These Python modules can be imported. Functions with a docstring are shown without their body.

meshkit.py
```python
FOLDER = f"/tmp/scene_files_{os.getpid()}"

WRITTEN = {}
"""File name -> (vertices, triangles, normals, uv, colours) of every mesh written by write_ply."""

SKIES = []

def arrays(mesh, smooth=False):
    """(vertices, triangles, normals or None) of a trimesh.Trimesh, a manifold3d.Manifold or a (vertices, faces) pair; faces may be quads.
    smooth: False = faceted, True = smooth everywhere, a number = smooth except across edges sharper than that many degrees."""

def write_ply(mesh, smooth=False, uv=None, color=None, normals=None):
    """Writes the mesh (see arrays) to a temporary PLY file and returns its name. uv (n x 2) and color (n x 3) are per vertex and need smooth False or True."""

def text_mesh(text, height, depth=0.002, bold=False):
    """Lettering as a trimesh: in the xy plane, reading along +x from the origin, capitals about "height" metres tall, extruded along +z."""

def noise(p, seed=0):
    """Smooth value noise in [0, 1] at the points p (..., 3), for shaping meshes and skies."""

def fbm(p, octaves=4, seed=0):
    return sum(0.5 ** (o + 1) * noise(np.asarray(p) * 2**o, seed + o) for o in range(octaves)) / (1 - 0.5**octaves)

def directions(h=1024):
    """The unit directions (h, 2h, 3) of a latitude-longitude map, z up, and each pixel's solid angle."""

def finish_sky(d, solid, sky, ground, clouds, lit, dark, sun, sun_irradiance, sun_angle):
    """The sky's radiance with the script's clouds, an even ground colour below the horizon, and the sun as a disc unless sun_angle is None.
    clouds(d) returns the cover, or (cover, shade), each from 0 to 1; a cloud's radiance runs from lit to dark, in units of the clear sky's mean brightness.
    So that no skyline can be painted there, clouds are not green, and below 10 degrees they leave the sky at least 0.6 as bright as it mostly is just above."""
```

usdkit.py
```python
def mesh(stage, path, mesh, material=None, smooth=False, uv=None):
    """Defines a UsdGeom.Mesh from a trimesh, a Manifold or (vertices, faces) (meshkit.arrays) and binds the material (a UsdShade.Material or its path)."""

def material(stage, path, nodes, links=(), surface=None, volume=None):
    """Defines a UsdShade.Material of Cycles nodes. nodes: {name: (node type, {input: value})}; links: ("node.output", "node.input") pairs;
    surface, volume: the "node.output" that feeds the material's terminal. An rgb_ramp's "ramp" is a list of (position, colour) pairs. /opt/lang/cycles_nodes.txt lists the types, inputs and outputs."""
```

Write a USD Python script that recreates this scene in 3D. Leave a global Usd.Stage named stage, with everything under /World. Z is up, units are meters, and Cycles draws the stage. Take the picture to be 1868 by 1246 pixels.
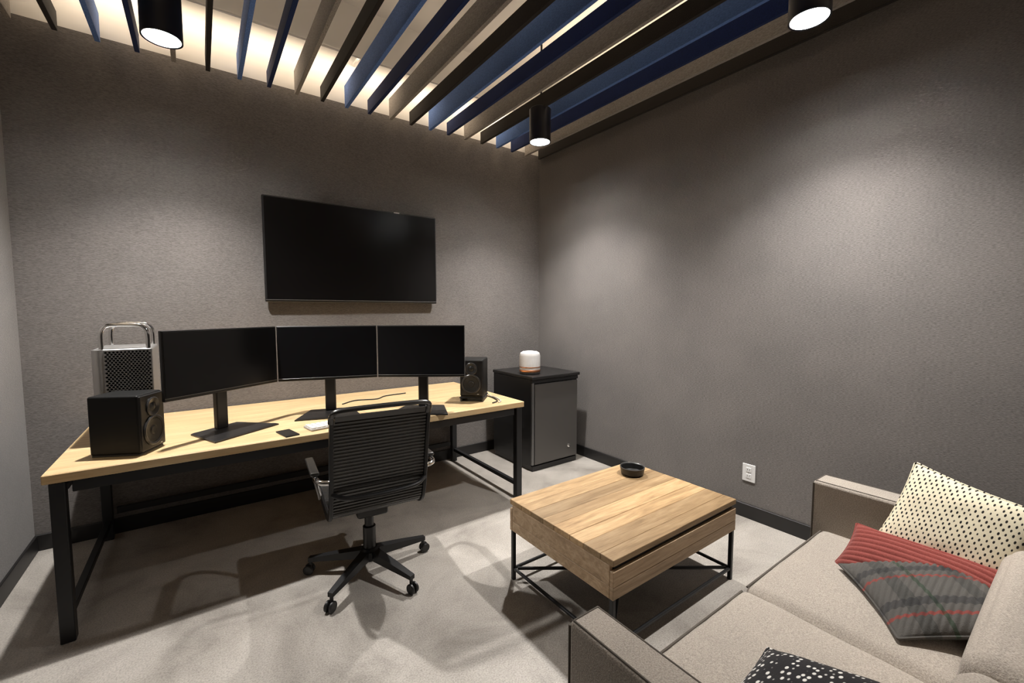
import math, random
import numpy as np, trimesh, manifold3d as m3
import usdkit, meshkit
from pxr import Usd, UsdGeom, UsdLux, Gf, Sdf

stage = Usd.Stage.CreateInMemory()
W = UsdGeom.Xform.Define(stage, '/World')
stage.SetDefaultPrim(W.GetPrim())
UsdGeom.Scope.Define(stage, '/World/Looks')
random.seed(7); rng = np.random.default_rng(7)

# ------------------------------------------------------------------ camera, light, exposure
H_CAM, PITCH, YAW, F_PX = 1.46, 0.0704, 0.9442, 784.5
cp, sp = math.cos(PITCH), math.sin(PITCH)
FW = np.array([math.cos(YAW)*cp, math.sin(YAW)*cp, -sp]); RT = np.array([math.sin(YAW), -math.cos(YAW), 0.0]); UP = np.cross(RT, FW)
cam = UsdGeom.Camera.Define(stage, '/World/camera')
cam.CreateHorizontalApertureAttr(36.0); cam.CreateFocalLengthAttr(36.0*F_PX/1868)
cam.CreateVerticalApertureAttr(36.0*1246/1868)
cam.AddTransformOp().Set(Gf.Matrix4d(*RT, 0, *UP, 0, *(-FW), 0, 0, 0, H_CAM, 1))
EXPOSURE = 4.0
CONE, SOFT = 55.0, 1.0
STRIP_POWER, STRIP_COLOR = 5.0, (1.0, .80, .58)
cam.CreateExposureAttr(EXPOSURE)
LAMP_POWER, LAMP_COLOR, LAMP_BOTTOM = 455.0, (1.0, 0.975, 0.94), 2.85
LAMPS = [(2.334, 2.83, 0.012), (-0.10, 2.92, -0.005), (2.417, 0.915, 0.0)]   # x, y, stem offset

# ------------------------------------------------------------------ names and properties
used = {}
def unique(parent, name):
    key = (parent, name); n = used.get(key, 0); used[key] = n + 1
    return f'{parent}/{name}' + (f'_{n:03d}' if n else '')
def tag(p, label=None, cat=None, group=None, kind=None):
    for k, v in (('label', label), ('category', cat), ('group', group), ('kind', kind)):
        if v: p.SetCustomDataByKey(k, v)
    return p
def path_of(p): return p if isinstance(p, str) else str(p.GetPath())
def thing(name, label, cat, loc=(0, 0, 0), rz=0, group=None, kind=None):
    x = UsdGeom.Xform.Define(stage, unique('/World', name))
    if any(loc): x.AddTranslateOp().Set(Gf.Vec3d(*map(float, loc)))
    if rz: x.AddRotateZOp().Set(float(rz))
    return tag(x.GetPrim(), label, cat, group, kind)
def part(parent, name, mesh, mat, label=None, kind=None, smooth=30, xf=None):
    m = usdkit.mesh(stage, unique(path_of(parent), name), mesh, mat, smooth=smooth)
    if xf is not None: m.AddTransformOp().Set(Gf.Matrix4d(*np.asarray(xf, float).T.ravel()))
    return tag(m.GetPrim(), label, kind=kind)
def solo(name, mesh, mat, label, cat, group=None, kind=None, smooth=30):
    m = usdkit.mesh(stage, unique('/World', name), mesh, mat, smooth=smooth)
    return tag(m.GetPrim(), label, cat, group, kind)
def copy_of(root, label, loc, rz=0, group=None):
    was = root.GetCustomData(); name = root.GetName()
    x = UsdGeom.Xform.Define(stage, unique('/World', name))
    x.GetPrim().GetReferences().AddInternalReference(root.GetPath())
    x.GetPrim().GetAttribute('xformOp:translate').Set(Gf.Vec3d(*map(float, loc)))
    if x.GetPrim().HasAttribute('xformOp:rotateZ'): x.GetPrim().GetAttribute('xformOp:rotateZ').Set(float(rz))
    x.GetPrim().SetInstanceable(True)
    return tag(x.GetPrim(), label, was.get('category'), group or was.get('group'))

# ------------------------------------------------------------------ shapes
def cat(*ms): return trimesh.util.concatenate([m for m in ms])
def box(x0, x1, y0, y1, z0, z1, b=0.003):
    b = min(b, .49*(x1-x0), .49*(y1-y0), .49*(z1-z0)); P = []
    for sx in (0, 1):
        for sy in (0, 1):
            for sz in (0, 1):
                c = np.array([(x0, x1)[sx], (y0, y1)[sy], (z0, z1)[sz]]); d = np.array([1-2*sx, 1-2*sy, 1-2*sz])*b
                for k in range(3):
                    q = c + d; q[k] = c[k]; P.append(q)
    return trimesh.convex.convex_hull(np.array(P))
def rbox(x0, x1, y0, y1, z0, z1, r=0.03, n=16):
    h = []
    for x in (x0+r, x1-r):
        for y in (y0+r, y1-r):
            for z in (z0+r, z1-r): h.append(m3.Manifold.sphere(r, n).translate((x, y, z)))
    return h_mesh(m3.Manifold.batch_hull(h))
def h_mesh(m):
    k = m.to_mesh(); return trimesh.Trimesh(k.vert_properties[:, :3], k.tri_verts, process=False)
def rotated(m, deg, axis=(0, 0, 1), at=(0, 0, 0)):
    m = m.copy(); m.apply_transform(trimesh.transformations.rotation_matrix(math.radians(deg), axis, at)); return m
def moved(m, d):
    m = m.copy(); m.apply_translation(d); return m
def lathe(profile, n=40, at=(0, 0, 0)):
    m = trimesh.creation.revolve(np.array(profile, float), sections=n); m.apply_translation(at); return m
def cyl(r, z0, z1, at=(0, 0), n=32, b=0.002):
    return lathe([(0, z0), (r-b, z0), (r, z0+b), (r, z1-b), (r-b, z1), (0, z1)], n, (at[0], at[1], 0))
def sweep(points, section, closed=False, up=(1, 0, 0)):
    """A closed 2-D section (k x 2) carried along the points; the section's first axis stays close to `up`."""
    p = np.asarray(points, float); n = len(p); k = len(section)
    t = (np.roll(p, -1, 0) - np.roll(p, 1, 0)) if closed else np.gradient(p, axis=0)
    t /= np.linalg.norm(t, axis=1, keepdims=True)
    u = np.asarray(up, float)[None] - (t @ np.asarray(up, float))[:, None]*t
    bad = np.linalg.norm(u, axis=1) < 1e-3
    if bad.any(): u[bad] = np.cross(t[bad], (0.3, .5, .8))
    u /= np.linalg.norm(u, axis=1, keepdims=True); w = np.cross(t, u)
    s = np.asarray(section, float)
    v = (p[:, None] + s[None, :, :1]*u[:, None] + s[None, :, 1:]*w[:, None]).reshape(-1, 3)
    f = []
    for i in range(n if closed else n-1):
        for j in range(k):
            a, b, c, d = i*k+j, i*k+(j+1) % k, ((i+1) % n)*k+(j+1) % k, ((i+1) % n)*k+j
            f += [(a, b, c), (a, c, d)]
    if not closed:
        for j in range(1, k-1): f += [(0, j+1, j), ((n-1)*k, (n-1)*k+j, (n-1)*k+j+1)]
    m = trimesh.Trimesh(v, f, process=False)
    if m.volume < 0: m.invert()
    return m
def circle(r, k=10, ry=None):
    a = np.arange(k)*2*math.pi/k; return np.stack([r*np.cos(a), (ry or r)*np.sin(a)], 1)
def rect(a, b, c=0.002):
    return np.array([(-a+c, -b), (a-c, -b), (a, -b+c), (a, b-c), (a-c, b), (-a+c, b), (-a, b-c), (-a, -b+c)])
def bezier(pts, n=20):
    """Catmull-Rom curve through the points."""
    p = np.asarray(pts, float); q = np.vstack([2*p[0]-p[1], p, 2*p[-1]-p[-2]]); out = []
    for i in range(1, len(q)-2):
        for t in np.linspace(0, 1, n, endpoint=(i == len(q)-3)):
            a, b, c, d = q[i-1], q[i], q[i+1], q[i+2]
            out.append(.5*((2*b)+(c-a)*t+(2*a-5*b+4*c-d)*t*t+(3*b-a-3*c+d)*t**3))
    return np.array(out)
def tube(pts, r, k=10, n=8): return sweep(bezier(pts, n), circle(r, k), up=(0.21, 0.1, 0.97))
def cushion(sx, sy, sz, bulge=0.03, r=0.05, n=26, crown=0.6, seed=0, wrinkle=0.0):
    """A soft upholstery block centred on the origin: rounded edges, crowned faces."""
    m = trimesh.creation.box((2, 2, 2))
    while len(m.vertices) < n*n*6/2: m = m.subdivide()
    v = m.vertices.copy(); half = np.array([sx, sy, sz])/2
    p = v*half; core = np.clip(p, -(half-r), half-r); d = p-core; L = np.linalg.norm(d, axis=1, keepdims=True)
    p = core + np.where(L > 1e-9, d/np.maximum(L, 1e-9)*np.minimum(r, np.linalg.norm(d, axis=1, keepdims=True)), 0)
    e = np.clip(1-np.abs(v)**2, 0, 1)
    p[:, 2] += np.sign(v[:, 2])*np.abs(v[:, 2])*bulge*(e[:, 0]*e[:, 1])**crown
    p[:, 1] += v[:, 1]*bulge*.5*(e[:, 0]*e[:, 2])**crown*(np.abs(v[:, 1]) > .99)
    p[:, 0] += v[:, 0]*bulge*.4*(e[:, 1]*e[:, 2])**crown*(np.abs(v[:, 0]) > .99)
    if wrinkle:
        p[:, 2] += (v[:, 2] > .5)*wrinkle*(meshkit.fbm(p*[9, 6, 4] + seed, 3, seed)-.5)
    return trimesh.Trimesh(p, m.faces, process=False)
def pillow(size, thick, n=64, ridge=None, seed=0, tall=1.0):
    """A scatter cushion in its own xy plane, pinched corners, edges drawn in; ridge(u, v) adds relief."""
    g = np.linspace(-1, 1, n); u, v = np.meshgrid(g, g, indexing='ij')
    draw = 1-.07*(1-np.abs(v)**2)*np.abs(u)**2, 1-.07*(1-np.abs(u)**2)*np.abs(v)**2
    x, y = u*draw[0]*size/2, v*draw[1]*size/2*tall
    h = thick/2*((1-np.abs(u)**2.6)*(1-np.abs(v)**2.6))**.55
    h = h*(1+.25*(meshkit.fbm(np.stack([u*1.6, v*1.6, u*0+seed], -1), 2, seed)-.5))
    top = h + (ridge(u, v)*np.clip(h/(thick*.2), 0, 1) if ridge is not None else 0)
    V = np.vstack([np.stack([x, y, top], -1).reshape(-1, 3), np.stack([x, y, -h], -1).reshape(-1, 3)])
    f = []; N = n*n
    i, j = np.meshgrid(np.arange(n-1), np.arange(n-1), indexing='ij'); a = (i*n+j).ravel()
    F = np.vstack([np.stack([a, a+n, a+n+1], 1), np.stack([a, a+n+1, a+1], 1)])
    F = np.vstack([F, F[:, ::-1]+N])
    return trimesh.Trimesh(V, F, process=False)
def frame(c, xdir, normal):
    """4x4 with the origin at c, local z along normal, local x as near xdir as it can be."""
    z = np.asarray(normal, float); z /= np.linalg.norm(z)
    x = np.asarray(xdir, float); x = x-(x@z)*z; x /= np.linalg.norm(x)
    M = np.eye(4); M[:3, 0], M[:3, 1], M[:3, 2], M[:3, 3] = x, np.cross(z, x), z, c
    return M

# ------------------------------------------------------------------ materials
def mat(name, nodes, links, surface='p.BSDF'): return usdkit.material(stage, f'/World/Looks/{name}', nodes, links, surface=surface)
def plain(name, color, rough=0.5, metal=0.0, **k):
    return mat(name, {'p': ('principled_bsdf', {'base_color': color, 'roughness': rough, 'metallic': metal, **k})}, [])
def fabric(name, dark, light, scale=(260, 260, 90), bump=0.4, dist=0.002, rough=0.95, sheen=0.15, coord='geometry'):
    src = ('g', ('geometry', {}), 'g.position') if coord == 'geometry' else ('g', ('texture_coordinate', {}), 'g.object')
    return mat(name, {src[0]: src[1], 'm': ('mapping', {'scale': scale}), 'n': ('noise_texture', {'scale': 1.0, 'detail': 2.0, 'roughness': .6}),
        'n2': ('noise_texture', {'scale': 2.2, 'detail': 3.0}), 'r': ('rgb_ramp', {'ramp': [(.3, dark), (.7, light)]}),
        'r2': ('rgb_ramp', {'ramp': [(.3, (.88, .88, .88)), (.7, (1.06, 1.05, 1.04))]}), 'x': ('mix', {'mix_type': 'multiply', 'fac': 1.0}),
        'b': ('bump', {'strength': bump, 'distance': dist}),
        'p': ('principled_bsdf', {'roughness': rough, 'sheen_weight': sheen, 'sheen_roughness': .5, 'specular_ior_level': .2})},
        [(src[2], 'm.vector'), ('m.vector', 'n.vector'), (src[2], 'n2.vector'), ('n.fac', 'r.fac'), ('n2.fac', 'r2.fac'), ('r.color', 'x.color1'), ('r2.color', 'x.color2'),
         ('x.color', 'p.base_color'), ('n.fac', 'b.height'), ('b.normal', 'p.normal')])
def wood(name, a, b, c, scale, rough=.45, rand=0.0, bump=.12):
    return mat(name, {'g': ('geometry', {}), 'o': ('object_info', {}), 'oc': ('combine_xyz', {}), 'om': ('math', {'math_type': 'multiply', 'value2': 37.0}), 'ad': ('mix', {'mix_type': 'add', 'fac': 1.0}),
        'm': ('mapping', {'scale': scale}), 'n': ('noise_texture', {'scale': 1.0, 'detail': 6.0, 'roughness': .62, 'distortion': 1.2}),
        'm2': ('mapping', {'scale': tuple(s*6 for s in scale)}), 'n2': ('noise_texture', {'scale': 1.0, 'detail': 3.0}),
        'r': ('rgb_ramp', {'ramp': [(.28, a), (.5, b), (.72, c)]}), 'r2': ('rgb_ramp', {'ramp': [(.25, (.8, .78, .76)), (.7, (1.06, 1.06, 1.06))]}),
        'x': ('mix', {'mix_type': 'multiply', 'fac': .8}), 'hv': ('math', {'math_type': 'multiply_add', 'value2': rand, 'value3': 1-rand*.55}), 'h': ('hsv', {}),
        'bp': ('bump', {'strength': bump, 'distance': .003}), 'p': ('principled_bsdf', {'roughness': rough})},
        [('o.random', 'om.value1'), ('om.value', 'oc.y'), ('om.value', 'oc.x'), ('g.position', 'ad.color1'), ('oc.vector', 'ad.color2'), ('ad.color', 'm.vector'), ('ad.color', 'm2.vector'),
         ('m.vector', 'n.vector'), ('m2.vector', 'n2.vector'), ('n.fac', 'r.fac'), ('n2.fac', 'r2.fac'), ('r.color', 'x.color1'), ('r2.color', 'x.color2'),
         ('o.random', 'hv.value1'), ('hv.value', 'h.value'), ('x.color', 'h.color'), ('h.color', 'p.base_color'), ('n2.fac', 'bp.height'), ('bp.normal', 'p.normal')])
def dots(name, ground, mark, scale, radius, stretch=(1, 1, 1), rot=0.0, randomness=.18):
    return mat(name, {'t': ('texture_coordinate', {}), 'm': ('mapping', {'scale': stretch, 'rotation': (0, 0, rot)}), 's': ('separate_xyz', {}), 'c': ('combine_xyz', {}),
        'v': ('voronoi_texture', {'scale': scale, 'randomness': randomness}), 'q': ('map_range', {'from_min': radius*.8, 'from_max': radius*1.15, 'to_min': 0.0, 'to_max': 1.0, 'clamp': True}),
        'x': ('mix', {'color1': mark, 'color2': ground}), 'n': ('noise_texture', {'scale': 260.0, 'detail': 2.0}), 'b': ('bump', {'strength': .35, 'distance': .002}),
        'p': ('principled_bsdf', {'roughness': .95, 'sheen_weight': .15, 'specular_ior_level': .2})},
        [('t.object', 'm.vector'), ('m.vector', 's.vector'), ('s.x', 'c.x'), ('s.y', 'c.y'), ('c.vector', 'v.vector'), ('v.distance', 'q.value'), ('q.result', 'x.fac'), ('x.color', 'p.base_color'),
         ('t.object', 'n.vector'), ('n.fac', 'b.height'), ('b.normal', 'p.normal')])

M = {}
M['wall'] = fabric('wall_fabric', (.134, .123, .115), (.236, .218, .207), scale=(70, 70, 330), bump=.35)
M['white'] = plain('white_paint', (.80, .78, .75), .8)
M['trim'] = plain('black_trim', (.012, .011, .011), .45)
M['slat_dark'] = fabric('charcoal_felt', (.018, .015, .013), (.032, .027, .024), scale=(200, 200, 200), bump=.3)
M['slat_grey'] = fabric('taupe_felt', (.24, .22, .20), (.40, .37, .34), scale=(200, 60, 200), bump=.3)
M['slat_navy'] = fabric('navy_felt', (.008, .019, .075), (.014, .034, .13), scale=(200, 200, 200), bump=.3)
M['slat_blue'] = fabric('slate_blue_felt', (.085, .165, .42), (.14, .26, .62), scale=(200, 60, 200), bump=.3)
M['floor'] = mat('polished_concrete', {'g': ('geometry', {}), 'n': ('noise_texture', {'scale': 2.3, 'detail': 7.0, 'roughness': .65, 'distortion': .6}), 'n2': ('noise_texture', {'scale': 150.0, 'detail': 2.0}),
    'v': ('voronoi_texture', {'scale': 34.0}), 'q': ('map_range', {'from_min': .05, 'from_max': .12, 'to_min': .55, 'to_max': 1.0, 'clamp': True}),
    'r': ('rgb_ramp', {'ramp': [(.3, (.28, .254, .228)), (.50, (.41, .376, .338)), (.70, (.52, .482, .438))]}), 'r2': ('rgb_ramp', {'ramp': [(.30, (.72, .72, .72)), (.62, (1.06, 1.06, 1.06))]}),
    'x': ('mix', {'mix_type': 'multiply', 'fac': 1.0}), 'x2': ('mix', {'mix_type': 'multiply', 'fac': .6}), 'b': ('bump', {'strength': .025, 'distance': .001}),
    'rr': ('map_range', {'from_min': .3, 'from_max': .7, 'to_min': .30, 'to_max': .52}), 'p': ('principled_bsdf', {'specular_ior_level': .35})},
    [('g.position', 'n.vector'), ('g.position', 'n2.vector'), ('g.position', 'v.vector'), ('n.fac', 'r.fac'), ('n2.fac', 'r2.fac'), ('r.color', 'x.color1'), ('r2.color', 'x.color2'),
     ('v.distance', 'q.value'), ('x.color', 'x2.color1'), ('q.result', 'x2.color2'), ('x2.color', 'p.base_color'), ('n.fac', 'rr.value'), ('rr.result', 'p.roughness'), ('n2.fac', 'b.height'), ('b.normal', 'p.normal')])
M['desk'] = wood('light_oak', (.62, .41, .20), (.71, .505, .27), (.77, .59, .345), (1.1, 16, 16), .42)
M['plank'] = wood('weathered_mango_wood', (.27, .165, .075), (.43, .28, .14), (.56, .39, .215), (2.2, 20, 20), .5, rand=.8, bump=.25)
M['apron'] = wood('weathered_mango_wood_side', (.27, .18, .10), (.42, .29, .175), (.54, .40, .26), (2.2, 14, 26), .55, rand=.25, bump=.25)
M['black_metal'] = plain('black_powder_coat', (.012, .012, .013), .42, specular_ior_level=.4)
M['black_plastic'] = plain('black_plastic', (.013, .012, .012), .38)
M['screen'] = plain('dark_screen', (.006, .006, .007), .16)
M['tv_screen'] = plain('tv_screen', (.004, .0035, .0035), .22)
M['grey_bezel'] = plain('grey_bezel', (.20, .20, .20), .35, .6)
M['silver'] = plain('brushed_silver', (.62, .61, .60), .33, .9)
M['chrome'] = plain('polished_steel', (.78, .77, .76), .12, 1.0)
M['dark_hole'] = plain('dark_inside', (.006, .006, .006), .8)
M['vinyl'] = plain('speaker_vinyl', (.006, .006, .006), .5, specular_ior_level=.3)
M['cone'] = plain('speaker_cone', (.016, .0155, .015), .42)
M['ring'] = plain('speaker_ring', (.05, .048, .047), .3, .3)
M['leather'] = plain('black_leather', (.022, .021, .020), .27, specular_ior_level=.7, coat_weight=.4, coat_roughness=.15)
M['grey_door'] = plain('grey_steel_door', (.115, .108, .102), .42, .35)
M['keys'] = plain('white_keys', (.86, .85, .83), .5)
M['key_case'] = plain('keyboard_case', (.42, .40, .38), .5)
M['white_plastic'] = plain('white_plastic', (.80, .79, .78), .4)
M['copper'] = plain('copper', (.72, .33, .17), .3, 1.0)
M['grey_base'] = plain('grey_rubber', (.07, .066, .062), .6)
M['sofa'] = fabric('beige_sofa_weave', (.30, .262, .225), (.50, .445, .385), scale=(230, 230, 230), bump=.6, dist=.003)
M['piping'] = plain('dark_seam', (.10, .085, .07), .9)
M['rust'] = fabric('rust_corduroy', (.20, .044, .036), (.29, .070, .058), scale=(300, 300, 300), bump=.3)
M['dotted'] = dots('cream_dotted_cloth', (.84, .76, .57), (.018, .016, .014), 66.0, .255, (1.3, .62, 1), .6)
M['blackdot'] = dots('black_cloth_white_flecks', (.012, .011, .013), (.72, .70, .66), 68.0, .31, (.6, 1.0, 1), .2, .5)
M['lamp_black'] = plain('lamp_black', (.012, .012, .018), .45)
M['reflector'] = plain('lamp_reflector', (.85, .85, .85), .25, .6)
M['glow'] = mat('lamp_glow', {'e': ('emission', {'color': LAMP_COLOR, 'strength': 24.0})}, [], 'e.emission')
M['cable'] = plain('cable', (.02, .02, .02), .5)
M['white_cable'] = plain('braided_cable', (.55, .53, .5), .6)
M['plaid'] = mat('plaid_wool', {'t': ('texture_coordinate', {}), 's': ('separate_xyz', {}),
    'fx': ('math', {'math_type': 'multiply', 'value2': 6.0}), 'fr': ('math', {'math_type': 'fraction'}), 'fy': ('math', {'math_type': 'multiply', 'value2': 5.0}), 'gr': ('math', {'math_type': 'fraction'}),
    'rx': ('rgb_ramp', {'interpolate': False, 'ramp': [(0, (.105, .098, .088)), (.42, (.060, .057, .055)), (.60, (.105, .098, .088)), (.76, (.24, .06, .05)), (.82, (.105, .098, .088))]}),
    'ry': ('rgb_ramp', {'interpolate': False, 'ramp': [(0, (.9, .9, .92)), (.4, (.62, .64, .66)), (.62, (.9, .9, .92)), (.8, (.45, .62, .5)), (.86, (.9, .9, .92))]}),
    'x': ('mix', {'mix_type': 'multiply', 'fac': 1.0}), 'n': ('noise_texture', {'scale': 300.0, 'detail': 2.0}), 'b': ('bump', {'strength': .5, 'distance': .002}),
    'p': ('principled_bsdf', {'roughness': .95, 'sheen_weight': .1, 'specular_ior_level': .2})},
    [('t.object', 's.vector'), ('s.x', 'fx.value1'), ('fx.value', 'fr.value1'), ('fr.value', 'rx.fac'), ('s.y', 'fy.value1'), ('fy.value', 'gr.value1'), ('gr.value', 'ry.fac'),
     ('rx.color', 'x.color1'), ('ry.color', 'x.color2'), ('x.color', 'p.base_color'), ('t.object', 'n.vector'), ('n.fac', 'b.height'), ('b.normal', 'p.normal')])

# ------------------------------------------------------------------ the room
XL, XR, YN, YF, ZP, ZC = -0.87, 3.085, -1.15, 3.75, 3.15, 3.95
solo('floor', box(XL-.1, XR+.1, YN-.1, YF+.1, -.1, 0, 0), M['floor'], 'speckled grey polished concrete floor of the room', None, kind='structure')
def wall(name, label, panel, upper):
    t = thing(name, label, None, kind='structure')
    part(t, 'fabric_panel', panel, M['wall']); part(t, 'upper_band', upper, M['white'], 'white painted strip above the fabric, behind the slats')
    return t
def wall_pair(ax, at, out, lo, hi):
    ms = []
    for (z0, z1, back) in ((0, ZP, 0.0), (ZP, ZC, .008)):
        a, b = sorted((at+back*out, at+.1*out))
        ms.append(box(a, b, lo, hi, z0, z1, 0) if ax == 0 else box(lo, hi, a, b, z0, z1, 0))
    return ms
wall('wall_far', 'grey woven fabric wall behind the desk and television', *wall_pair(1, YF, 1, XL-.1, XR+.1))
wall('wall_right', 'grey woven fabric wall beside the cabinet and sofa', *wall_pair(0, XR, 1, YN-.1, YF))
wall('wall_left', 'grey woven fabric wall at the left edge', *wall_pair(0, XL, -1, YN-.1, YF))
wall('wall_near', 'grey woven fabric wall behind the camera', *wall_pair(1, YN, -1, XL-.1, XR+.1))
solo('baseboard_far', box(XL, XR, YF-.014, YF, 0, .1, .003), M['trim'], 'black baseboard under the desk along the television wall', None, kind='structure')
solo('baseboard_right', box(XR-.014, XR, YN, YF-.015, 0, .1, .003), M['trim'], 'black baseboard along the wall with the outlet', None, kind='structure')
solo('baseboard_left', box(XL, XL+.014, YN, YF-.015, 0, .1, .003), M['trim'], 'black baseboard along the left wall', None, kind='structure')
ceil = thing('ceiling', 'white ceiling hung with alternating dark and pale felt slats', None, kind='structure')
part(ceil, 'ceiling_panel', box(XL-.1, XR+.1, YN-.1, YF+.1, ZC, ZC+.1, 0), M['white'])
ZS, x, k = 3.10, 3.035, 0
kinds = [('slat_dark', .112, 'charcoal felt slat'), ('slat_grey', .172, 'taupe grey felt slat'), ('slat_navy', .112, 'navy felt slat'), ('slat_blue', .172, 'slate blue felt slat')]
while x > XL+.03:
    m, hgt, lab = kinds[k % 4]
    part(ceil, 'slat', box(x, x+.026, YN+.03, YF-.04, ZS, ZS+hgt, .002), M[m], lab)
    x -= .1835; k += 1
# ------------------------------------------------------------------ ceiling lamps
lamp_names = ['black cylinder downlight hanging nearest the room corner', 'black cylinder downlight hanging at the upper left over the desk', 'black cylinder downlight hanging over the sofa at the upper right']
R = .088
def make_lamp(loc, off, label):
    t = thing('downlight', label, 'ceiling lamp', (loc[0], loc[1], LAMP_BOTTOM), 0, 'cylinder downlights under the slats')
    part(t, 'housing', lathe([(R-.004, .0), (R, 0.0), (R, .260), (R-.004, .264), (0, .264), (0, .259), (R-.006, .259), (R-.006, .004)], 48), M['lamp_black'])
    part(t, 'reflector', lathe([(R-.0065, .004), (R-.008, .003), (R-.022, .055), (R-.02, .06), (R-.0065, .06)], 48), M['reflector'], 'bright reflector ring')
    part(t, 'lens', lathe([(0, .052), (R-.024, .052), (R-.024, .056), (0, .056)], 40), M['glow'], 'glowing lens')
    part(t, 'stem', cyl(.008, .262, ZC-LAMP_BOTTOM, (off, 0), 16, .001), M['lamp_black'])
    L = UsdLux.SphereLight.Define(stage, f'{t.GetPath()}/light')
    L.CreateRadiusAttr(.03); L.CreateIntensityAttr(LAMP_POWER); L.CreateColorAttr(Gf.Vec3f(*LAMP_COLOR)); L.AddTranslateOp().Set(Gf.Vec3d(0, 0, .02))
    sh = UsdLux.ShapingAPI.Apply(L.GetPrim()); sh.CreateShapingConeAngleAttr(CONE); sh.CreateShapingConeSoftnessAttr(SOFT)
    return t
for (lx, ly, off), lab in zip(LAMPS, lamp_names): make_lamp((lx, ly), off, lab)

# slim cove lights on the ledge above the fabric walls light the white plenum over the slats
for nm, cx_, cy_, ln, rz_, tilt, pw in (('above the television wall', (XL+XR)/2, YF-.15, XR-XL-.3, 0, 38, .48), ('above the right wall', XR-.15, (YN+YF)/2, YF-YN-.8, -90, 180, .8), ('above the left wall', XL+.15, (YN+YF)/2, YF-YN-.8, 90, 180, .25)):
    t = thing('cove_light', 'slim white cove light channel ' + nm + ' over the slats', 'light strip', (cx_, cy_, 3.46), rz_)
    part(t, 'channel', rotated(box(-ln/2, ln/2, -.016, .016, .003, .015, .002), tilt if tilt < 90 else 180, (1, 0, 0)), M['white'])
    for bx in (-ln*.4, 0, ln*.4): part(t, 'bracket', box(bx-.01, bx+.01, .012, .151, .010, .022, .001), M['white'])
    L = UsdLux.RectLight.Define(stage, f'{t.GetPath()}/light'); L.CreateWidthAttr(ln-.1); L.CreateHeightAttr(.024)
    L.CreateIntensityAttr(STRIP_POWER*pw); L.CreateColorAttr(Gf.Vec3f(*STRIP_COLOR)); L.AddRotateXOp().Set(float(tilt)); L.AddTranslateOp(opSuffix='out').Set(Gf.Vec3d(0, 0, -.002))

# ------------------------------------------------------------------ television
t = thing('television', 'large black flat television mounted on the grey wall above the desk', 'television', (1.10, YF, 1.925))
tw, th = .70, .395
part(t, 'body', box(-tw, tw, -.062, -.03, -th, th, .006), M['black_plastic'])
part(t, 'screen', box(-tw+.012, tw-.012, -.0645, -.061, -th+.022, th-.012, .001), M['tv_screen'], 'black unlit screen')
part(t, 'lower_bezel', box(-tw+.002, tw-.002, -.066, -.060, -th+.014, -th+.018, .001), M['grey_bezel'], 'thin pale line along the lower edge')
part(t, 'wall_mount', box(-.25, .25, -.03, 0, -.2, .2, .003), M['black_metal'])
part(t, 'sensor', box(.30, .35, -.066, -.06, th-.010, th-.001, .001), M['white_plastic'], 'small white tab on the top edge')

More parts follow.
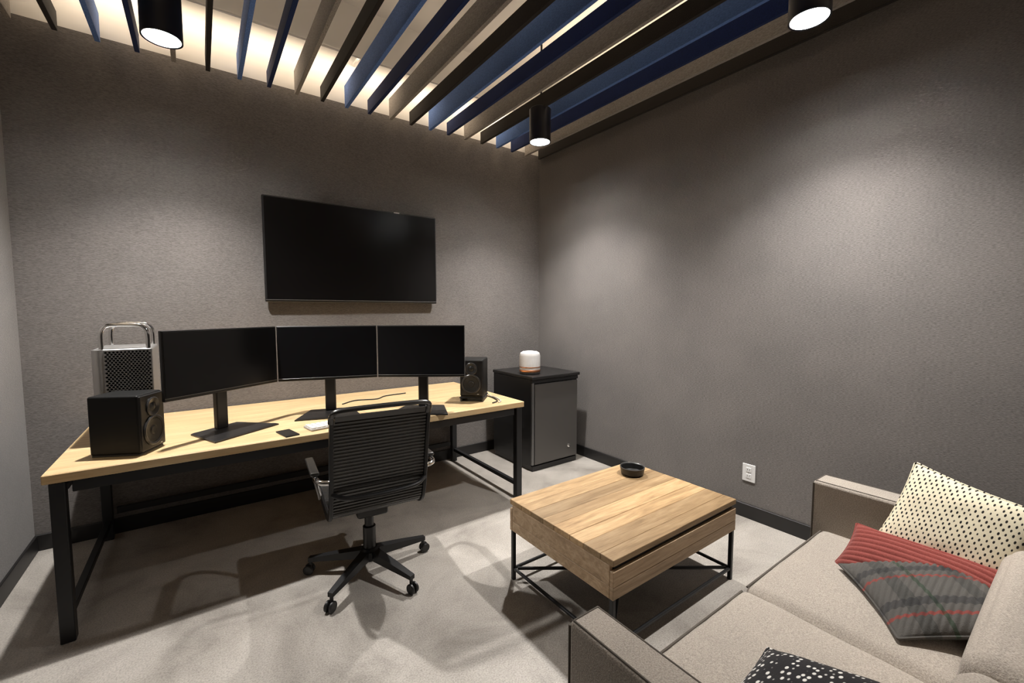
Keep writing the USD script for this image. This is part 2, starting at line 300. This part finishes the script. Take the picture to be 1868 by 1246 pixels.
# ------------------------------------------------------------------ desk
DX0, DX1, DY0, DY1, DZ = -.575, 2.0, 2.60, 3.74, .765
t = thing('desk', 'long pale wood desk on black metal legs under the television', 'desk')
part(t, 'desktop', box(DX0, DX1, DY0, DY1, DZ-.042, DZ, .004), M['desk'], 'pale honey wood top')
for xx in (DX0+.02, DX1-.07):
    for yy in (DY0+.002, DY1-.09):
        part(t, 'leg', box(xx, xx+.05, yy, yy+.05, 0, DZ-.042, .003), M['black_metal'])
    part(t, 'side_rail', box(xx+.005, xx+.05, DY0+.065, DY1-.09, DZ-.095, DZ-.043, .002), M['black_metal'])
    part(t, 'foot_bar', box(xx+.012, xx+.043, DY0+.065, DY1-.09, .10, .13, .002), M['black_metal'])
for yy in (DY0+.015, DY1-.085):
    part(t, 'long_rail', box(DX0+.09, DX1-.085, yy, yy+.045, DZ-.095, DZ-.043, .002), M['black_metal'])
part(t, 'modesty_bar', box(DX0+.09, DX1-.085, DY1-.08, DY1-.05, .16, .2, .002), M['black_metal'])

# ------------------------------------------------------------------ monitors
def monitor(a, b, label):
    a, b = np.array(a), np.array(b); c = (a+b)/2; w = np.linalg.norm(b-a)-.006; ang = math.degrees(math.atan2(b[1]-a[1], b[0]-a[0]))
    t = thing('monitor', label, 'monitor', (c[0], c[1], DZ), ang, 'three desk monitors in an arc')
    z0, z1 = 1.0-DZ, 1.362-DZ
    part(t, 'panel', box(-w/2, w/2, 0, .022, z0, z1, .003), M['black_plastic'])
    part(t, 'screen', box(-w/2+.006, w/2-.006, -.0022, .001, z0+.02, z1-.007, .0008), M['screen'], 'dark unlit screen')
    part(t, 'chin_strip', box(-w/2+.002, w/2-.002, -.0026, .0005, z0+.0145, z0+.0178, .0005), M['grey_bezel'], 'thin grey line above the lower bezel')
    part(t, 'side_trim', box(w/2-.0015, w/2+.0012, -.001, .021, z0, z1, .0005), M['grey_bezel'], 'pale edge of the panel')
    part(t, 'rear_hub', rbox(-.11, .11, .02, .055, z0+.06, z0+.24, .012, 12), M['black_plastic'])
    part(t, 'neck', box(-.034, .034, .05, .085, .012, z0+.17, .006), M['black_plastic'])
    f = [(-.20, -.15), (.20, -.15), (.14, .12), (-.14, .12)]
    pts = np.array([(x*s, y*s, z) for x, y in f for s, z in ((1, 0), (1, .008), (.93, .013))])
    part(t, 'base', trimesh.convex.convex_hull(pts), M['black_plastic'])
PA, PB, PC, PD = (-.165, 2.755), (.392, 3.145), (.988, 2.965), (1.49, 2.62)
PA, PB, PC, PD = [np.array(p)*1.0 for p in (PA, PB, PC, PD)]
monitor(PA, PB, 'left monitor of the three, beside the silver tower and angled to the right')
monitor(PB, PC, 'middle monitor of the three on the desk')
monitor(PC, PD, 'right monitor of the three, next to the speaker with hanging cables')

# ------------------------------------------------------------------ speakers
def speaker(loc, rz, label):
    """Front baffle faces local -y."""
    t = thing('speaker', label, 'speaker', loc, rz, 'pair of black studio speakers')
    w, d, h = .182, .215, .292
    part(t, 'cabinet', rbox(-w/2, w/2, 0, d, .008, h, .010, 12), M['vinyl'])
    part(t, 'foot_pad', box(-w/2+.004, w/2-.004, .004, d-.004, 0, .009, .002), M['grey_base'])
    part(t, 'baffle', rbox(-w/2+.004, w/2-.004, -.008, .012, .014, h-.006, .006, 10), M['black_plastic'])
    def ring(zc, r, prof, mat_, nm, lab=None):
        m = lathe(prof, 40); m = rotated(m, 90, (1, 0, 0)); return part(t, nm, moved(m, (0, -.008, zc)), mat_, lab)
    wz, tz = .105, .222
    ring(wz, 0, [(.058, -.002), (.074, -.002), (.076, .004), (.070, .008), (.060, .006), (.058, .0)], M['ring'], 'woofer_ring', 'grey woofer surround')
    ring(wz, 0, [(0, .001), (.018, .003), (.022, -.001), (.056, .0045), (.060, .002), (.060, -.004), (0, -.004)], M['cone'], 'woofer', 'charcoal woofer cone')
    ring(tz, 0, [(.022, -.002), (.046, -.002), (.048, .004), (.043, .007), (.024, .001)], M['ring'], 'tweeter_ring', 'grey tweeter surround')
    ring(tz, 0, [(0, .007), (.010, .006), (.018, .002), (.022, -.001), (.022, -.004), (0, -.004)], M['cone'], 'tweeter')
    part(t, 'status_light', box(.045, .058, -.0098, -.0075, .024, .028, .0005), M['white_plastic'], 'tiny pale logo plate')
    return t
speaker((-.218, 2.77, DZ), 63, 'black studio speaker at the left end of the desk in front of the silver tower')
t = thing('speaker_stand', 'low black desk stand under the right speaker', 'speaker stand', (1.665, 2.83, DZ), -42)
part(t, 'plate', box(-.095, .095, -.005, .205, .026, .034, .002), M['black_metal'])
for xx in (-.09, .078): part(t, 'foot', box(xx, xx+.012, .0, .20, 0, .0262, .001), M['grey_base'])
speaker((1.665, 2.83, DZ+.034), -42, 'black studio speaker at the right end of the desk beside the grey cabinet')
for i, (dx, mt) in enumerate(((0, 'cable'), (.03, 'white_cable'))):
    solo('cable', tube([(1.808+dx, 3.002-dx*.9, .90+.05*i), (1.845+dx, 3.03-dx, .88), (1.872+dx*.6, 3.0-dx, .80), (1.878+dx*.6, 2.95-dx, .770), (1.87+dx, 2.84+dx, .770), (1.83+dx, 2.72, .770), (1.76+dx*1.5, 2.68-dx*.4, .770)], .0045, 8, 8), M[mt],
         ('black' if i == 0 else 'pale braided') + ' cable hanging beside the right speaker', 'cable')

# ------------------------------------------------------------------ silver tower computer
t = thing('tower_computer', 'silver tower computer with perforated front and steel handles on the desk', 'computer', (-.338, 3.0, DZ))
w, d, h = .243, .40, .50
part(t, 'case', rbox(-w/2, w/2, .0155, d, .022, h, .015, 14), M['silver'])
fr = rbox(-w/2, w/2, 0, .06, .022, h, .0148, 14)
part(t, 'left_post', h_mesh(m3.Manifold.cylinder(h-.03, .03, .03, 28).translate((-w/2+.0301, .031, .026))), M['silver'], 'rounded edge of the case')
lx0, lx1 = -w/2+.050, w/2-.002
pl = m3.Manifold.cube((lx1-lx0, .014, h-.032)).translate((lx0, .001, .026)); holes = []; px_, pz_ = .0150, .0106
for r in range(43):
    for c in range(13):
        xx, zz = lx0+.008+c*px_+(px_/2 if r % 2 else 0), .036+r*pz_
        if xx < lx1-.006: holes.append(m3.Manifold.cylinder(.018, .0058, .0046, 9).rotate((-90, 0, 0)).translate((xx, -.0005, zz)))
part(t, 'front_grille', h_mesh(pl-m3.Manifold.batch_boolean(holes, m3.OpType.Add)), M['silver'], 'silver grille of round holes', smooth=25)
part(t, 'grille_backing', box(lx0+.002, lx1-.003, .0145, .0155, .03, h-.01, 0), M['dark_hole'], 'dark inside behind the holes')
for yy in (.03, d-.05):
    part(t, 'handle', sweep(bezier([(-w/2+.040, yy, h-.012), (-w/2+.040, yy, h+.07), (-w/2+.050, yy, h+.105), (-w/2+.078, yy, h+.122), (w/2-.060, yy, h+.122), (w/2-.030, yy, h+.105), (w/2-.018, yy, h+.07), (w/2-.018, yy, h-.012)], 6), circle(.0105, 12), up=(0, 1, 0)), M['chrome'], 'polished steel handle')
for xx in (-w/2+.03, w/2-.03):
    for yy in (.05, d-.05): part(t, 'foot', cyl(.014, 0, .024, (xx, yy), 20), M['chrome'])

# ------------------------------------------------------------------ keyboard, mouse and small desk things
t = thing('keyboard', 'white keyboard on the desk in front of the middle monitor behind the chair', 'keyboard', (.70, 2.755, DZ), 10)
part(t, 'case', box(-.22, .22, -.062, .062, 0, .012, .003), M['key_case'])
ks = []
for r in range(5):
    for c in range(15): ks.append(box(-.213+c*.0285, -.213+c*.0285+.0235, -.055+r*.0222, -.055+r*.0222+.0175, .011, .020, .002))
part(t, 'keys', cat(*ks), M['keys'], 'white key caps', kind='stuff')
t = thing('mouse', 'black computer mouse on the desk to the right of the keyboard', 'mouse', (.99, 2.67, DZ), -10)
mm = trimesh.creation.icosphere(3); mm.apply_scale((.031, .054, .034)); mm = mm.slice_plane((0, 0, 0), (0, 0, 1), cap=True)
part(t, 'shell', mm, M['black_plastic']); part(t, 'wheel', rotated(cyl(.008, -.003, .003, n=16), 90, (0, 1, 0)).apply_translation((0, .028, .028)), M['grey_base'])
t = thing('phone', 'black phone lying on the desk to the left of the keyboard', 'phone', (.375, 2.69, DZ), 12)
part(t, 'body', box(-.037, .037, -.075, .075, 0, .008, .002), M['black_plastic']); part(t, 'screen', box(-.034, .034, -.071, .071, .0075, .0086, .0003), M['screen'])
solo('cable', tube([(.83, 3.30, .770), (.95, 3.38, .770), (1.1, 3.34, .770), (1.2, 3.42, .770), (1.38, 3.44, .770)], .004, 8, 8), M['cable'], 'thin black cable lying on the desk behind the monitors', 'cable')

# ------------------------------------------------------------------ cabinet in the corner, with the white canister
t = thing('cabinet', 'tall black cabinet with a grey steel door standing in the room corner', 'cabinet', (2.665, 2.985, 0))
cw, cd, ch = .285, .62, .875
part(t, 'body', box(-cw, cw, .012, cd, .045, ch-.03, .004), M['black_metal'])
part(t, 'door', box(-cw+.03, cw-.012, -.012, .013, .06, ch-.075, .006), M['grey_door'], 'smooth grey steel door')
part(t, 'handle_strip', box(-cw+.002, -cw+.024, -.006, .013, .06, ch-.06, .003), M['grey_bezel'], 'narrow grey strip beside the door')
part(t, 'top', rbox(-cw-.012, cw+.008, -.025, cd, ch-.03, ch, .008, 10), M['black_plastic'], 'glossy black top slab')
part(t, 'front_rail', box(-cw, cw, -.004, .013, ch-.066, ch-.032, .003), M['black_metal'])
part(t, 'plinth', box(-cw+.01, cw-.01, .0, cd-.01, 0, .046, .003), M['trim'])
lk = rotated(lathe([(0, .012), (.008, .012), (.017, .009), (.019, 0), (0, 0)], 28), 90, (1, 0, 0))
part(t, 'lock', moved(lk, (.155, -.012, .175)), M['chrome'], 'round steel lock')
t = thing('canister', 'white round-topped canister with copper bands on the black cabinet', 'canister', (2.495, 3.16, ch))
part(t, 'base', lathe([(0, 0), (.082, 0), (.096, .006), (.096, .022), (0, .022)], 40), M['grey_base'], 'dark grey base')
part(t, 'copper_band', lathe([(0, .021), (.098, .021), (.100, .025), (.100, .038), (.098, .041), (0, .041)], 40), M['copper'], 'copper band')
part(t, 'body', lathe([(0, .040), (.096, .040), (.098, .05), (.098, .170), (.09, .195), (.068, .209), (.034, .214), (0, .215)], 44), M['white_plastic'], 'white body')
part(t, 'upper_band', lathe([(.0975, .060), (.0992, .061), (.0992, .069), (.0975, .070)], 40), M['copper'], 'thin copper band')

# ------------------------------------------------------------------ office chair
t = thing('office_chair', 'black ribbed leather office chair with armrests pulled up to the desk', 'chair', (.715, 2.345, 0), -5)
prof = bezier([(.24, .435), (.20, .462), (.08, .455), (-.08, .44), (-.175, .445), (-.232, .48), (-.262, .55), (-.285, .66), (-.305, .78), (-.33, .90), (-.352, .985)], 14)
p3 = np.stack([np.zeros(len(prof)), prof[:, 0], prof[:, 1]], 1)
for sx in (-1, 1):
    part(t, 'side_rail', sweep(p3+[sx*.228, 0, 0], rect(.0085, .017, .003)), M['black_metal'], 'black side rail')
part(t, 'sling', sweep(p3, rect(.222, .004, .001)), M['leather'], 'black leather sling')
seg = np.r_[0, np.cumsum(np.linalg.norm(np.diff(prof, axis=0), axis=1))]; s0, pitch = .02, .0178
while s0 < seg[-1]-.02:
    c = np.array([np.interp(s0, seg, prof[:, i]) for i in (0, 1)]); e = np.array([np.interp(s0+.005, seg, prof[:, i]) for i in (0, 1)])-c; ang = math.atan2(e[1], e[0])
    a = np.arange(10)*2*math.pi/10; se = np.stack([.0086*np.cos(a), .0095*np.sin(a)], 1); rot_ = np.array([[math.cos(ang), -math.sin(ang)], [math.sin(ang), math.cos(ang)]])
    q = se@rot_.T + c; xs = [-.221, -.214, .214, .221]
    V = np.vstack([np.stack([np.full(10, xx), (q[:, 0]-c[0])*k_+c[0], (q[:, 1]-c[1])*k_+c[1]], 1) for xx, k_ in zip(xs, (.7, 1, 1, .7))])
    F = [];
    for i in range(3):
        for j in range(10): A, B = i*10+j, i*10+(j+1) % 10; F += [(A, B, B+10), (A, B+10, A+10)]
    for j in range(1, 9): F += [(0, j+1, j), (30, 30+j, 30+j+1)]
    m = trimesh.Trimesh(V, F, process=False); m.invert() if m.volume < 0 else None
    part(t, 'rib', m, M['leather']); s0 += pitch
part(t, 'top_bar', sweep(bezier([(-.228, -.350, .955), (-.226, -.362, .990), (-.205, -.372, 1.012), (-.10, -.378, 1.018), (.10, -.378, 1.018), (.205, -.372, 1.012), (.226, -.362, .990), (.228, -.350, .955)], 8), circle(.012, 10, .016), up=(0, 0, 1)), M['leather'], 'black padded bar across the top of the back')
part(t, 'back_spreader', sweep(bezier([(-.226, -.285, .60), (-.16, -.325, .585), (0, -.335, .58), (.16, -.325, .585), (.226, -.285, .60)], 8), circle(.011, 10), up=(0, 0, 1)), M['black_metal'])
part(t, 'seat_spreader', sweep(bezier([(-.226, .05, .445), (-.14, .02, .41), (0, 0, .40), (.14, .02, .41), (.226, .05, .445)], 8), circle(.016, 10), up=(0, 0, 1)), M['black_metal'])
for sx in (-1, 1):
    arm = bezier([(sx*.236, -.285, .66), (sx*.275, -.27, .665), (sx*.288, -.20, .668), (sx*.288, -.02, .668), (sx*.284, .075, .655), (sx*.268, .115, .60), (sx*.25, .10, .52), (sx*.236, .06, .45)], 8)
    ar = part(t, 'armrest', sweep(arm, circle(.0125, 12), up=(1, 0, 0)), M['chrome'], 'polished armrest loop')
    part(ar, 'arm_pad', rbox(sx*.288-.021, sx*.288+.021, -.21, .05, .674, .694, .009, 10), M['leather'], 'black pad')
part(t, 'mechanism', rbox(-.08, .08, -.11, .09, .365, .415, .012, 10), M['black_plastic'])
part(t, 'column', lathe([(0, .10), (.034, .10), (.034, .27), (.024, .275), (.024, .37), (0, .37)], 28), M['black_plastic'])
part(t, 'hub', lathe([(0, .085), (.05, .085), (.058, .10), (.055, .135), (.04, .15), (0, .15)], 32), M['black_metal'])
for k in range(5):
    a = 8 + 72*k
    lg = trimesh.convex.convex_hull(np.array([(x, s*wd, z) for x, wd, zz in ((.035, .026, (.092, .142)), (.20, .02, (.082, .118)), (.335, .014, (.074, .096))) for s in (-1, 1) for z in zz]))
    l = part(t, 'base_leg', rotated(lg, a), M['black_metal'])
    wh = cat(*[rotated(lathe([(0, -.008), (.022, -.008), (.027, -.004), (.027, .004), (.022, .008), (0, .008)], 24), 90, (1, 0, 0)).apply_translation((.335, s*.014, .027)) for s in (-1, 1)])
    part(l, 'caster', rotated(wh, a), M['black_plastic']); part(l, 'caster_stem', rotated(cyl(.009, .027, .082, (.325, 0), 12, .001), a), M['black_metal'])

# ------------------------------------------------------------------ coffee table
CX0, CX1, CY0, CY1, CZ = 1.315, 2.30, 1.115, 1.835, .45
t = thing('coffee_table', 'low wooden coffee table with thin black metal legs beside the sofa', 'table')
n, yy = 8, CY0
ws = np.array([.8, 1.1, .95, 1.2, .9, 1.05, .85, 1.15]); ws = ws/ws.sum()*(CY1-CY0)
for k in range(n):
    part(t, 'plank', box(CX0, CX1, yy+.0006, yy+ws[k]-.0006, CZ-.028-(k % 3)*.0004, CZ-(k % 3)*.0005, .0018), M['plank']); yy += ws[k]
part(t, 'shadow_gap', box(CX0+.021, CX1-.021, CY0+.014, CY1-.014, CZ-.050, CZ-.0292, .001), M['black_metal'], 'black recessed band under the top')
part(t, 'edge_trim', box(CX0+.002, CX1-.002, CY0+.001, CY0+.004, CZ-.054, CZ-.0505, .0005), M['chrome'], 'bright metal line under the front edge')
zb0, zb1 = .278, CZ-.05
for (x0, x1, y0, y1) in ((CX0, CX1, CY0, CY0+.02), (CX0, CX1, CY1-.02, CY1), (CX0, CX0+.02, CY0+.0205, CY1-.0205), (CX1-.02, CX1, CY0+.0205, CY1-.0205)):
    part(t, 'apron_board', box(x0, x1, y0, y1, zb0+.055, zb1 if x1-x0 > .5 else CZ-.0292, .002), M['apron']); part(t, 'apron_board', box(x0, x1, y0, y1, zb0, zb0+.054, .002), M['apron'])
part(t, 'bottom_panel', box(CX0+.02, CX1-.02, CY0+.02, CY1-.02, zb0+.002, zb0+.014, 0), M['black_metal'])
for xx in (CX0+.004, CX1-.024):
    for yv in (CY0+.004, CY1-.024): part(t, 'leg', box(xx, xx+.02, yv, yv+.02, 0, zb0+.002, .002), M['black_metal'])
for yv in (CY0+.004, CY1-.024): part(t, 'stretcher', box(CX0+.024, CX1-.024, yv+.003, yv+.017, .055, .069, .002), M['black_metal'])
for xx in (CX0+.004, CX1-.024): part(t, 'stretcher', box(xx+.003, xx+.017, CY0+.024, CY1-.024, .055, .069, .002), M['black_metal'])
for sgn in (1, -1):
    part(t, 'cross_brace', sweep(np.array([(CX0+.03, CY0+.03, .062) if sgn > 0 else (CX0+.03, CY1-.03, .0625), (CX1-.03, CY1-.03, .062) if sgn > 0 else (CX1-.03, CY0+.03, .0625)]), rect(.007, .007), up=(0, 0, 1)), M['black_metal'])
t = thing('bowl', 'small round black bowl on the far corner of the coffee table', 'bowl', (2.135, 1.675, CZ-.001))
part(t, 'body', lathe([(0, 0), (.052, 0), (.068, .010), (.074, .045), (.072, .050), (.067, .047), (.060, .016), (.04, .010), (0, .010)], 44), M['black_plastic'])
part(t, 'rim', lathe([(.0715, .0485), (.0745, .0465), (.0755, .049), (.0735, .0525), (.0710, .051)], 44), M['grey_base'], 'dark grey rim')

# ------------------------------------------------------------------ wall outlet
t = thing('wall_outlet', 'white power outlet low on the right wall beyond the coffee table', 'outlet', (XR, 1.415, .325))
part(t, 'plate', rbox(-.007, 0, -.044, .044, -.062, .062, .0033, 8), M['white_plastic'])
for zz in (.022, -.022):
    o = part(t, 'socket', rbox(-.0095, -.005, -.018, .018, zz-.016, zz+.016, .0022, 8), M['white_plastic'])
    for yv in (-.007, .007): part(o, 'slot', box(-.0099, -.0093, yv-.0012, yv+.0012, zz-.004, zz+.007, 0), M['dark_hole'])
part(t, 'screw', rotated(cyl(.003, 0, .001, n=12, b=.0003), -90, (0, 1, 0)).apply_translation((-.007, 0, 0)), M['grey_bezel'])

# ------------------------------------------------------------------ sofa
SX0, SX1, SIN0, SIN1, SY0, SY1, SZ, SA = .765, 2.54, .88, 2.40, -.06, .757, .43, .635
t = thing('sofa', 'beige woven two-seat sofa at the lower right with its back to the camera', 'sofa')
part(t, 'base', rbox(SX0+.02, SX1-.02, SY0+.02, SY1-.02, .07, .27, .02, 10), M['sofa'])
for (a, b) in ((SX0, SIN0), (SIN1, SX1)):
    ar = part(t, 'arm', rbox(a, b, SY0, .80, .06, SA, .016, 16), M['sofa'])
    loop = [(a+.012, SY0+.05, SA-.002), (a+.012, .79, SA-.002), (b-.012, .79, SA-.002), (b-.012, SY0+.05, SA-.002)]
    for i in (0, 1, 2): part(ar, 'arm_piping', sweep(np.array([loop[i], loop[i+1]]), circle(.0035, 8), up=(0.2, 0.3, 1)), M['piping'], 'dark piping along the arm')
    for ex in (a+.004, b-.004): part(ar, 'arm_piping', sweep(np.array([(ex, .7965, .09), (ex, .7965, SA-.012)]), circle(.0045, 8), up=(1, 0, 0)), M['piping'], 'dark piping down the front of the arm')
mid = (SIN0+SIN1)/2
for k, (a, b) in enumerate(((SIN0, mid), (mid, SIN1))):
    m = cushion(b-a-.006, SY1-.17, .18, .018, .035, 28, .5, 3+k, .012)
    c = part(t, 'seat_cushion', moved(m, ((a+b)/2, (SY1+.17)/2, SZ-.09-.018)), M['sofa'], smooth=60)
    zz = SZ-.028
    for (p, q) in (((a+.02, SY1-.005, zz), (b-.02, SY1-.005, zz)),): part(c, 'front_piping', sweep(np.array([p, q]), circle(.004, 8), up=(0, 0, 1)), M['piping'], 'darker seam along the front edge')
part(t, 'back_frame', rbox(SIN0-.01, SIN1+.01, SY0, SY0+.13, .1, .575, .025, 12), M['sofa'])
for k, (a, b) in enumerate(((SIN0, 1.46), (1.46, SIN1))):
    m = cushion(b-a-.008, .16, .24, .012, .05, 24, .5, 9+k, .008)
    part(t, 'back_cushion', rotated(moved(m, ((a+b)/2, SY0+.16, SZ+.075)), 6, (1, 0, 0), (0, SY0+.16, SZ)), M['sofa'], smooth=60)
for xx in (SX0+.05, SX1-.09):
    for yv in (SY0+.05, SY1-.08): part(t, 'foot', box(xx, xx+.04, yv, yv+.04, 0, .07, .003), M['black_plastic'])

# ------------------------------------------------------------------ scatter cushions
def scatter(label, mesh, mt, M4, piping=True):
    x = UsdGeom.Xform.Define(stage, unique('/World', 'cushion')); x.AddTransformOp().Set(Gf.Matrix4d(*M4.T.ravel()))
    tag(x.GetPrim(), label, 'cushion', 'scatter cushions on the sofa')
    part(x.GetPrim(), 'cover', mesh, mt, smooth=60)
    n = int(math.sqrt(len(mesh.vertices)/2)); v = mesh.vertices[:n*n].reshape(n, n, 3)
    edge = np.vstack([v[:-1, 0], v[-1, :-1], v[:0:-1, -1], v[0, :0:-1]]).copy(); edge[:, 2] = 0
    part(x.GetPrim(), 'edge_seam', sweep(edge[::2], circle(.0045, 7), closed=True, up=(0, 0, 1)), mt)
scatter('cream cushion with small black marks leaning on the right arm of the sofa', pillow(.39, .11, 60, seed=1), M['dotted'], frame((2.302, .296, .618), (0, -.96, -.26), (-.90, .08, .43)))
scatter('rust red ribbed corduroy cushion in front of the cream cushion', pillow(.46, .10, 120, lambda u, v: .0055*np.abs(np.sin((v+.10*u*u)*math.pi*5)), 2, .54), M['rust'], frame((2.14, .37, .485), (0, -.96, -.16), (-.50, .10, .84)))
scatter('grey plaid woven cushion lying nearest the camera on the sofa', pillow(.39, .10, 140, lambda u, v: .006*np.abs(np.sin((u*.8+v)*math.pi*8)), 3), M['plaid'], frame((2.0, .30, .478), (-.78, -.62, .02), (-.14, .12, .97)))
scatter('black cushion with white flecks at the bottom edge of the photo', pillow(.40, .11, 60, seed=4), M['blackdot'], frame((1.165, .345, .495), (1, .05, 0), (.02, .25, .95)))
